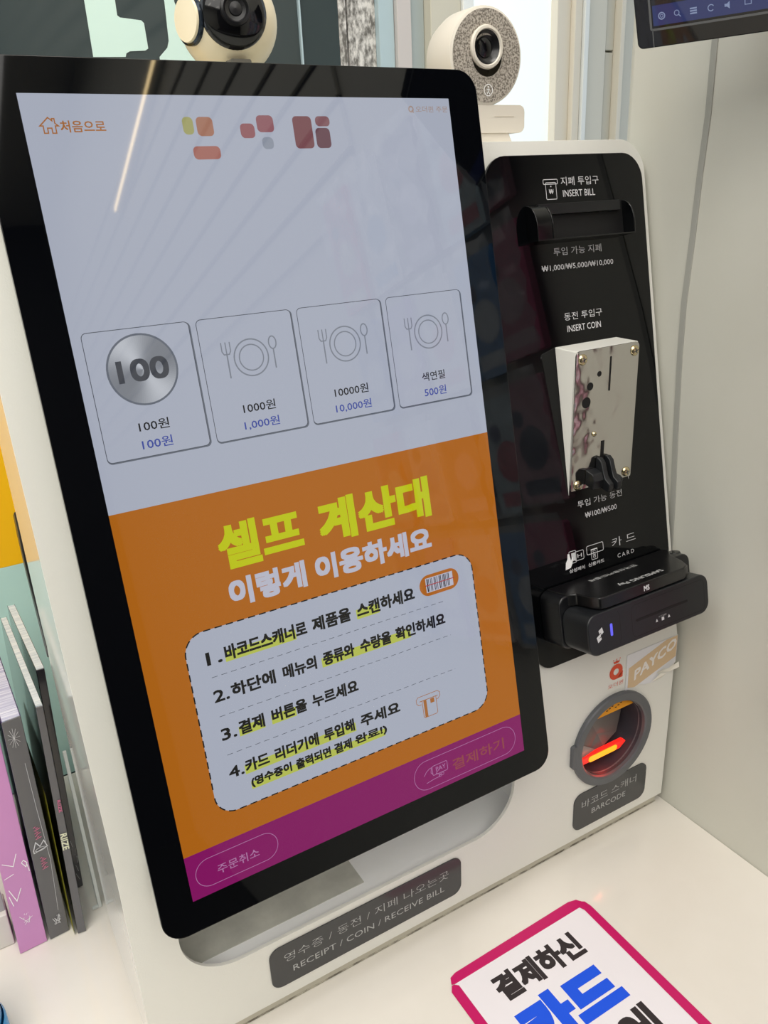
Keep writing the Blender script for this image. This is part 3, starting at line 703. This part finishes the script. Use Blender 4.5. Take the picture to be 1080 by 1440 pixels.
mb = MB(); mb.lathe(LF, [(.0126, .0036), (.0120, .0030), (.0100, .0010), (.0072, -.0002), (.0070, -.002)], M_lensr, 40); mb.lathe(LF, [(.0071, .0006), (.0050, .0014), (.0022, .0017), (.0002, .0018)], M_lens, 32, cap1=True); lab(mb.build('lens', wc), 'black glass lens')
mb = MB(); g = Fr(HF(.0010, -.0245, .0016), X, (0, 0, 1)); M_gl = M_printb
mb.stroke(g, circ(0, 0, .0042, 28), .0006, 0, M_gl, True); mb.flat(g, circ(0, .0023, .0007, 10), 0, M_gl)
mb.stroke(g, [(0, .0014), (0, -.0008)], .0010, 0, M_gl); mb.stroke(g, [(-.0018, -.0002), (0, .0012), (.0016, 0)], .0005, 0, M_gl); mb.stroke(g, [(-.0014, -.0030), (0, -.0006), (.0014, -.0030)], .0006, 0, M_gl)
lab(mb.build('walking_figure_mark', wc, smooth=0, weld=False), 'white walking-figure mark in a ring')
K = Fr((.3505, .118, 0), X, (0, 1, 0))
mb = MB(); mb.lathe(K, [(.0088, .7200), (.0068, .7180), (.0066, .7160), (.0080, .7145)], M_cam, 32); mb.build('neck', wc)
mb = MB(); mb.prism(Fr((0, .1100, 0), X, (0, 0, 1)), rr(.3100, .6938, .3905, .7150, .0055, 5), -.024, .0, M_cam)
mb.prism(Fr((0, .1100, 0), X, (0, 0, 1)), rect(.3585, .7060, .3790, .7063), .0, .0003, mat('clip_print', 'c2b8a8', .6)); mb.build('clip', wc, bevel=.0025, seg=3)
mb = MB(); mb.prism(Fr((0, .1110, 0), X, (0, 0, 1)), [(.3180, TZ + .0002), (.3790, TZ + .0002), (.3745, .6942), (.3220, .6942)], -.022, .0, M_cam); mb.build('foot', wc, bevel=.001)

c2 = thing('security_camera', 'ivory round security camera with glossy black face, standing behind the screen top', 'camera', (.1405, .1350, TZ))
SR2 = .0342; SFc = Vector((.1425, .1350, .7680))
mb = MB()
mb.lathe(Fr(SFc, X, (0, 1, 0)), [(SR2 * math.sin(math.pi * i / 28) + .00005, -SR2 * math.cos(math.pi * i / 28)) for i in range(29)], M_cam2, 48); mb.build('body', c2, smooth=60)
yw, pt = math.radians(12), math.radians(3)
FD_ = Fr(SFc, (math.cos(yw), -math.sin(yw), 0), (math.sin(yw) * math.sin(pt), math.cos(yw) * math.sin(pt), math.cos(pt)))
def cap(r, e): return (r, math.sqrt(SR2 ** 2 - r ** 2) + e)
mb = MB(); mb.lathe(FD_, [cap(.0226, .0), cap(.0222, .0010), cap(.019, .0012), cap(.016, .0012), cap(.013, .0012), cap(.008, .0012), cap(.0002, .0012)], M_lens, 48); lab(mb.build('face_plate', c2, smooth=60), 'glossy black face')
mb = MB(); mb.lathe(FD_, [(.0102, .0330), (.0100, .0372), (.0084, .0378), (.0070, .0358), (.0046, .0355), (.0041, .0364), (.0002, .0367)], M_lensr, 36); mb.build('lens', c2)
mb = MB(); BF = Fr(SFc + Vector((-.0300, -.0075, -.001)), Vector((0.25, -.97, 0)), (0, 0, 1), Vector((-.97, -.25, 0)))
mb.lathe(BF, [(.0158, -.010), (.0158, .0015), (.0144, .0025)], mat('button_rim', '2b3440', .15, metal=.6), 36); mb.lathe(BF, [(.0142, .0023), (.0136, .0038), (.0002, .0044)], M_cam2, 36, cap1=True); lab(mb.build('side_button', c2), 'ivory round button with dark rim')
mb = MB(); mb.lathe(Fr((.1405, .1350, TZ), X, (0, 1, 0)), [(.021, .0002), (.021, .004), (.017, .052)], M_cam2, 36, cap0=True); mb.build('foot', c2)
mb = MB(); mb.prism(Fr((0, .1050, 0), X, (0, 0, 1)), rr(.1300, .7370, .1450, .7412, .0012, 3), -.010, .0, mat('foot_grey', '5b5850', .5)); mb.build('latch', c2)

# ================================================================== monitor on the right wall
A_ = Vector((.384, -.923, 0)).normalized(); NM = Vector((-.923, -.384, 0)).normalized(); UPM = (Vector((0, 0, 1)) + NM * .5).normalized()
O_ = Vector((.42, .015, .7425)); MF = Fr(O_, A_, UPM)
mb = MB(); mb.prism(MF, rr(0, 0, .235, .150, .0045, 5), -.016, 0, M_glass)
mon = tag(mb.build('wall_monitor', loc=O_, bevel=.0012, seg=2), 'small black monitor hung on the right wall, only its lower corner in view', 'monitor')
mb = MB(); mb.flat(MF, rect(.0135, .0150, .2215, .136), .0004, lcd('monitor_dark', '22262e', .3)); mb.flat(MF, rect(.0135, .0150, .2215, .0285), .0005, lcd('monitor_blue', '2a3a7c', .5)); lab(mb.build('display', mon, smooth=0), 'lit display with a blue bar')
mb = MB(); I = lcd('monitor_icon', '98a8d0', .6)
for i, x in enumerate((.0200, .0312, .0425, .0545, .0660, .0790)):
    f = Fr(MF(x, .0212, .0007), MF.a, MF.b)
    if i == 0: mb.stroke(f, circ(0, 0, .0022, 12), .0008, 0, I, True); mb.stroke(f, circ(0, 0, .0010, 8), .0004, 0, I, True)
    elif i == 1: mb.stroke(f, circ(-.0004, .0004, .0017, 12), .0005, 0, I, True); mb.stroke(f, [(.0008, -.0008), (.0024, -.0024)], .0006, 0, I)
    elif i == 2:
        for q in (-.0016, 0, .0016): mb.flat(f, rect(-.0024, q - .0005, .0024, q + .0005), 0, I)
    elif i == 3: mb.stroke(f, arc(0, 0, .0020, 30, 320, 12), .0006, 0, I)
    elif i == 4: mb.flat(f, [(-.0024, -.0009), (-.0008, -.0009), (.0010, -.0024), (.0010, .0024), (-.0008, .0009), (-.0024, .0009)], 0, I)
    else: mb.stroke(f, rect(-.0020, -.0014, .0020, .0018), .0005, 0, I, True)
lab(mb.build('toolbar_icons', mon, smooth=0, weld=False), 'pale blue line icons')
mb = MB(); mb.stroke(MF, rr(.0115, .0125, .2235, .140, .001, 2), .0016, .0002, mat('film_edge', '6d6f70', .4), True); mb.stroke(MF, [(.0125, .0125), (.0125, .0006)], .0007, .0002, mat('film_edge', '6d6f70', .4)); mb.build('protective_film', mon, smooth=0)
mb = MB(); mb.prism(Fr(MF(.117, .075, -.016), MF.a, MF.b, Vector((1, 0, 0))), rect(-.03, -.03, .03, .03), 0, .060, M_blk); mb.build('bracket', mon, bevel=.001)

# ================================================================== sign taped on the counter
SG = thing('counter_sign', 'white paper notice edged with magenta tape lying on the counter', 'sign', (.262, -.16, 0))
mb = MB(); mb.prism(T, rr(.1870, -.2700, .3400, -.0575, .0015, 3), .0003, .0006, M_sign); mb.build('paper', SG, smooth=0)
mb = MB()
mb.prism(T, [(.1835, -.0610), (.1800, -.0660), (.1790, -.2720), (.1880, -.2720), (.1892, -.0640), (.1860, -.0612)], .0006, .0009, M_mag)
mb.build('tape_strip', SG, smooth=0)
mb = MB(); mb.prism(T, [(.1840, -.0600), (.1870, -.0540), (.1935, -.0520), (.3300, -.0485), (.3385, -.0505), (.3415, -.0545), (.3370, -.0590), (.1870, -.0610)], .00062, .00092, M_mag); mb.build('tape_strip', SG, smooth=0)
mb = MB(); mb.prism(T, [(.3350, -.0592), (.3395, -.0535), (.3440, -.0570), (.3455, -.0640), (.3440, -.2720), (.3345, -.2720), (.3370, -.0640)], .00094, .00124, M_mag); mb.build('tape_strip', SG, smooth=0)
lettering(SG, T, '결제하신', .2140, -.1000, .3080, -.0735, .00065, M_ink, 0.055, res=4)
lettering(SG, T, '카드', .2090, -.1560, .3080, -.1080, .00065, M_blue, 0.085, res=5, label='big blue Korean word')
lettering(SG, T, '에', .2760, -.1950, .3115, -.1590, .00065, M_ink, 0.045, res=4)

# ================================================================== photo books left of the kiosk
def book(name, label, b0, b1, t0, t1, dep, spine, coverm, page, base_z=0.0006, group='photo books standing left of the kiosk'):
    """b0,b1 bottom spine corners, t0,t1 top spine corners (x, y, z); dep depth vector"""
    b0, b1, t0, t1, dep = map(Vector, (b0, b1, t0, t1, dep))
    b0.z = b1.z = base_z
    root = thing(name, label, 'book', ((b0 + b1) / 2).to_tuple(), group)
    def q(a, b, c): return (b0 * (1 - a) + b1 * a) * (1 - b) + (t0 * (1 - a) + t1 * a) * b + dep * c
    def hexa(mb, a0, a1, v0, v1, c0, c1, m):
        p = [q(a0, v0, c0), q(a1, v0, c0), q(a1, v1, c0), q(a0, v1, c0), q(a0, v0, c1), q(a1, v0, c1), q(a1, v1, c1), q(a0, v1, c1)]
        for f in ((0, 1, 2, 3), (5, 4, 7, 6), (4, 0, 3, 7), (1, 5, 6, 2), (3, 2, 6, 7), (4, 5, 1, 0)): mb.poly([p[i] for i in f], m)
    mb = MB(); hexa(mb, 0, 1, 0, .998, 0, .008, spine); mb.build('spine', root, bevel=.0006)
    for a0, a1 in ((0, .05), (.95, 1)):
        mb = MB(); hexa(mb, a0, a1, 0, 1, .008, 1, coverm); mb.build('cover', root, bevel=.0003, seg=1)
    mb = MB(); hexa(mb, .05, .95, .006, 1.0, .0085, .985, page); lab(mb.build('page_block', root), 'pale page edges')
    a = (b1 - b0).normalized(); u = ((t0 + t1) / 2 - (b0 + b1) / 2).normalized()
    return root, Fr((b0 + b1) / 2 + a.cross(u).normalized() * .0005, u * -1, a), Fr((b0 + b1) / 2 + a.cross(u).normalized() * .0005, a, u)
M_pages = mat('page_edges', 'dfe6ea', 0.4, noise=('b7c4cf', 60, .4, .65, (.3, 9, .3)))
M_pagel = mat('page_edges_lilac', 'a9aed0', 0.3, noise=('e0e4f4', 60, .4, .65, (.3, 9, .3)))
M_pink = mat('pink_box_cover', 'cf8fc6', 0.35); M_bk = mat('charcoal_cover', '5c5b5e', 0.18, coat=.4); M_bks = mat('dark_cover', '1b1a24', 0.15, coat=.5)
M_olive = mat('olive_sheet', 'b8b43c', 0.4)
M_pkt = mat('pink_print', 'd86a94', .5); M_crm = mat('cream_print', 'e6e6c8', .5); M_sil = mat('silver_scribble', 'd9d9dd', .35)
rp, fa, fb = book('photo_book', 'thick pink photo book with white handwriting on its spine, leftmost of the books', (-.1395, .1840, 0), (-.1150, .1857, 0), (-.1330, .190, .245), (-.1100, .1915, .245), (-.004, .17, 0), M_pink, M_pink, M_pages)
mb = MB()
for pts in ([(.105, -.0095), (.098, -.001), (.110, .0035)], [(.088, -.0105), (.090, -.002)], [(.098, .006), (.092, .009), (.096, .0105), (.100, .008), (.098, .006)], [(.096, .010), (.086, .0110)], [(.075, -.009), (.060, -.0045), (.072, .001)], [(.068, -.0100), (.056, -.008)]):
    mb.stroke(fb, [(y_, x_) for x_, y_ in pts], .0007, .0002, M_printb)
random.seed(3)
for i in range(9): mb.stroke(fb, [(-.006 + random.uniform(0, .011), .030 + random.uniform(0, .014)), (-.006 + random.uniform(0, .011), .030 + random.uniform(0, .014))], .0004, .0002, M_printb)
lab(mb.build('handwriting', rp, smooth=0, weld=False), 'white handwritten strokes')
rd1, fa, fb = book('photo_book', 'charcoal shrink-wrapped photo book with pink and silver spine print, beside the pink book', (-.1123, .1852, 0), (-.0942, .1870, 0), (-.1059, .1860, .247), (-.0900, .1880, .247), (-.005, .19, 0), M_bk, mat('violet_cover', '3a3a78', .2, coat=.5), M_pagel)
mb = MB()
for y0_ in (.118, .083):
    for i in range(9): mb.stroke(fb, [(-.0022 + .0015 * (i % 2), y0_ + i * .0016), (.0030 - .0016 * (i % 3), y0_ + .0008 + i * .0016)], .0007, .0003, M_pkt)
mb.stroke(fb, [(-.006, .107), (-.003, .115), (.000, .109), (.004, .114), (.006, .106), (-.006, .104)], .0008, .0003, M_sil, True); mb.stroke(fb, ellip(0, .106, .0045, .0018, 14), .0005, .0003, M_sil, True)
for i in range(10): mb.stroke(fb, [(random.uniform(-.004, .004), .014 + random.uniform(0, .012)), (random.uniform(-.004, .004), .014 + random.uniform(0, .012))], .0005, .0003, M_sil)
for i in range(12):
    t = i * .52; mb.stroke(fb, [(-.001, .228), (-.001 + .005 * math.cos(t), .228 + .010 * math.sin(t))], .00025, .0003, M_sil)
mb.stroke(fb, [(.003, .200), (.004, .15), (.006, .09), (.003, .03)], .0003, .0003, M_sil)
mb.build('spine_print', rd1, smooth=0, weld=False)
rz, fa, fb = book('photo_book', 'slim charcoal photo book reading RIIZE on its spine, standing in front of an olive sheet', (-.0881, .1776, 0), (-.0806, .1768, 0), (-.0772, .1900, .249), (-.0712, .1895, .249), (-.006, .20, 0), M_bk, M_bks, M_pages)
lettering(rz, fa, 'RIIZE', -.116, -.0030, -.098, .0028, .0003, M_crm, 0.05); lettering(rz, fa, 'RIIZE', -.152, -.0002, -.139, .0026, .0003, M_pkt, 0.03)
mb = MB(); mb.poly([(-.0908, .1780, .0008), (-.0862, .1865, .160), (-.0912, .36, .160), (-.0958, .36, .0008)], M_olive)
mb.poly([(-.0911, .1782, .0008), (-.0865, .1867, .160), (-.0915, .36, .160), (-.0961, .36, .0008)], M_olive)
tag(mb.build('card_sheet', loc=(-.0893, .179, .0008), smooth=0), 'thin olive-yellow card tucked against the slim RIIZE book', 'card')
r3, fa, fb = book('photo_book', 'slim dark photo book set furthest back, against the kiosk side', (-.0770, .2361, .0), (-.0715, .2366, 0), (-.0672, .2535, .250), (-.0598, .2527, .250), (-.006, .16, 0), M_bks, M_bks, M_pages)
mb = MB(); 
for i in range(5): mb.stroke(fb, [(random.uniform(-.002, .002), .01 + i * .010), (random.uniform(-.002, .002), .018 + i * .010)], .0003, .0003, M_sil)
mb.build('spine_print', r3, smooth=0, weld=False)
mb = MB()
mb.box((-.0640, .1985, .0005), (-.0608, .2010, .190), mat('acrylic_white_edge', 'dfe5e2', .3)); mb.box((-.0700, .1985, .0005), (-.0640, .2010, .0035), mat('acrylic_white_edge', 'dfe5e2', .3))
tag(mb.build('acrylic_stand', loc=(-.063, .2, 0), bevel=.0005), 'white-edged upright acrylic stand between the books and the kiosk', 'stand')
mb = MB(); mb.box((-.260, .2000, .0005), (-.1420, .2300, .0375), mat('display_base', 'dad8cf', .4)); ds = mb.build('display_box', bevel=.001)
tag(ds, 'white display base with grey back board behind the pink book', 'display')
mb = MB(); mb.box((-.260, .2060, .0376), (-.1425, .2100, .150), mat('grey_board', 'a9aaa8', .5)); mb.build('back_board', ds, bevel=.0005)
# blue jar at the lower left corner
JF = Fr((-.1905, .0980, 0), X, (0, 1, 0))
M_blu = mat('blue_plastic', '1690d2', 0.25)
jar = thing('blue_jar', 'round bright blue plastic jar cut off at the lower left of the frame', 'jar', (-.1905, .0980, 0))
mb = MB(); mb.lathe(JF, [(.0325, .0004), (.0345, .002), (.0345, .030), (.0330, .033)], M_blu, 64, cap0=True); mb.build('base', jar)
mb = MB(); mb.lathe(JF, [(.0312, .0332), (.0318, .036), (.0318, .062), (.0300, .066), (.002, .0665)], mat('blue_lid', '1c84c8', .25), 64, cap1=True, cap0=True); mb.build('lid', jar)

# ================================================================== what the screen and panels mirror: goods on the shop wall, lamps
pals = [('f07aa8', 'f6d3e0'), ('4f9fe0', 'e8f2fa'), ('f4f0ea', 'e85a7a'), ('b98ad8', 'f4e6fa'), ('1f4fa8', 'dfe8f4'), ('f2b8cc', '3a3f78'), ('cfe6ee', 'e04a64'), ('6a3a6e', 'ded0e8'), ('f6f6f6', '58b0e0'), ('e8607a', 'fdf2d0')]
k = 0
for row, (z0, hh) in enumerate(((.20, .15), (.37, .15), (.54, .15), (.71, .18))):
    for colm in range(5):
        y1 = (-.125, -.105, -.088, -.088)[row] - colm * .100; c1, c2_ = pals[k % 10]; k += 1
        if row == 0 and colm == 0: c1 = 'f07aa8'
        nm = 'toy_packet'
        root = thing(nm, ('%s polybag packet on right wall, %s row up, %s from kiosk' % (('pink', 'sky blue', 'white', 'lilac', 'navy', 'rose', 'pale blue', 'plum', 'snow white', 'coral')[(k - 1) % 10], ('first', 'second', 'third', 'fourth')[row], ('nearest', 'second', 'third', 'fourth', 'fifth')[colm])), 'packet', (WX - .006, y1 - .045, z0), 'toy packets on the right wall')
        F_ = Fr((WX - .0095, y1, z0), (0, -1, 0), (0, 0, 1), (-1, 0, 0))
        mb = MB(); mb.prism(F_, rr(.002, .002, .086, hh - .002, .004, 3), 0, .010, mat('pk_' + c1, c1, .5)); mb.build('card_insert', root, bevel=.001)
        mb = MB(); mb.flat(F_, circ(.044, hh * .45, .026, 20), .0104, mat('pk_' + c2_, c2_, .5)); mb.flat(F_, circ(.062, hh * .7, .011, 14), .0106, mat('pkd', '34407e', .5)); mb.flat(F_, rect(.012, .012, .074, .030), .0104, mat('pk_' + c2_, c2_, .5)); mb.build('print', root, smooth=0)
        # crinkled clear film
        random.seed(100 + k); nx, nz = 9, 13; mb = MB(); g_ = [[F_(.088 * i / (nx - 1), (hh + .01) * j / (nz - 1), .0125 + random.uniform(0, .010)) for i in range(nx)] for j in range(nz)]
        for j in range(nz - 1):
            for i in range(nx - 1): mb.poly([g_[j][i], g_[j][i + 1], g_[j + 1][i + 1], g_[j + 1][i]], mat('clear_film', 'e8eef2', .10, alpha=.40, spec=1.0, coat=1.0))
        mb.build('film_bag', root, smooth=80)
for i, (x, y) in enumerate(((-.9, -.9), (-.9, -2.2), (-.1, -.9), (-.1, -2.2), (-1.9, -.9), (-1.9, -2.2))):
    r_ = thing('ceiling_light', 'flat white ceiling lamp panel, %s row from the window, %s the right wall' % (('first', 'second')[i % 2], ('second from', 'nearest to', 'farthest from')[i // 2]), 'lamp', (x, y, 1.895), 'ceiling lamp panels')
    mb = MB(); mb.box((x - .30, y - .075, 1.880), (x + .30, y + .075, 1.895), M_frameb); mb.build('housing', r_, bevel=.002)
    mb = MB(); mb.poly([(x - .28, y - .055, 1.879), (x + .28, y - .055, 1.879), (x + .28, y + .055, 1.879), (x - .28, y + .055, 1.879)], M_lamp); mb.build('diffuser', r_, smooth=0)
r_ = thing('strip_lamp', 'warm linear lamp along the top of the right shop wall', 'lamp', (.50, -1.5, 1.41))
SLF = Fr((WX - .008, 0, 0), (0, -1, 0), (0, 0, 1), (-1, 0, 0))
mb = MB(); mb.prism(SLF, [(1.08, 1.453), (1.80, 1.378), (1.80, 1.392), (1.08, 1.468)], 0, .020, M_frameb); mb.build('housing', r_, bevel=.001)
mb = MB(); mb.prism(SLF, [(1.09, 1.4535), (1.79, 1.3795), (1.79, 1.3895), (1.09, 1.4645)], .0201, .0225, M_strip); mb.build('tube', r_)
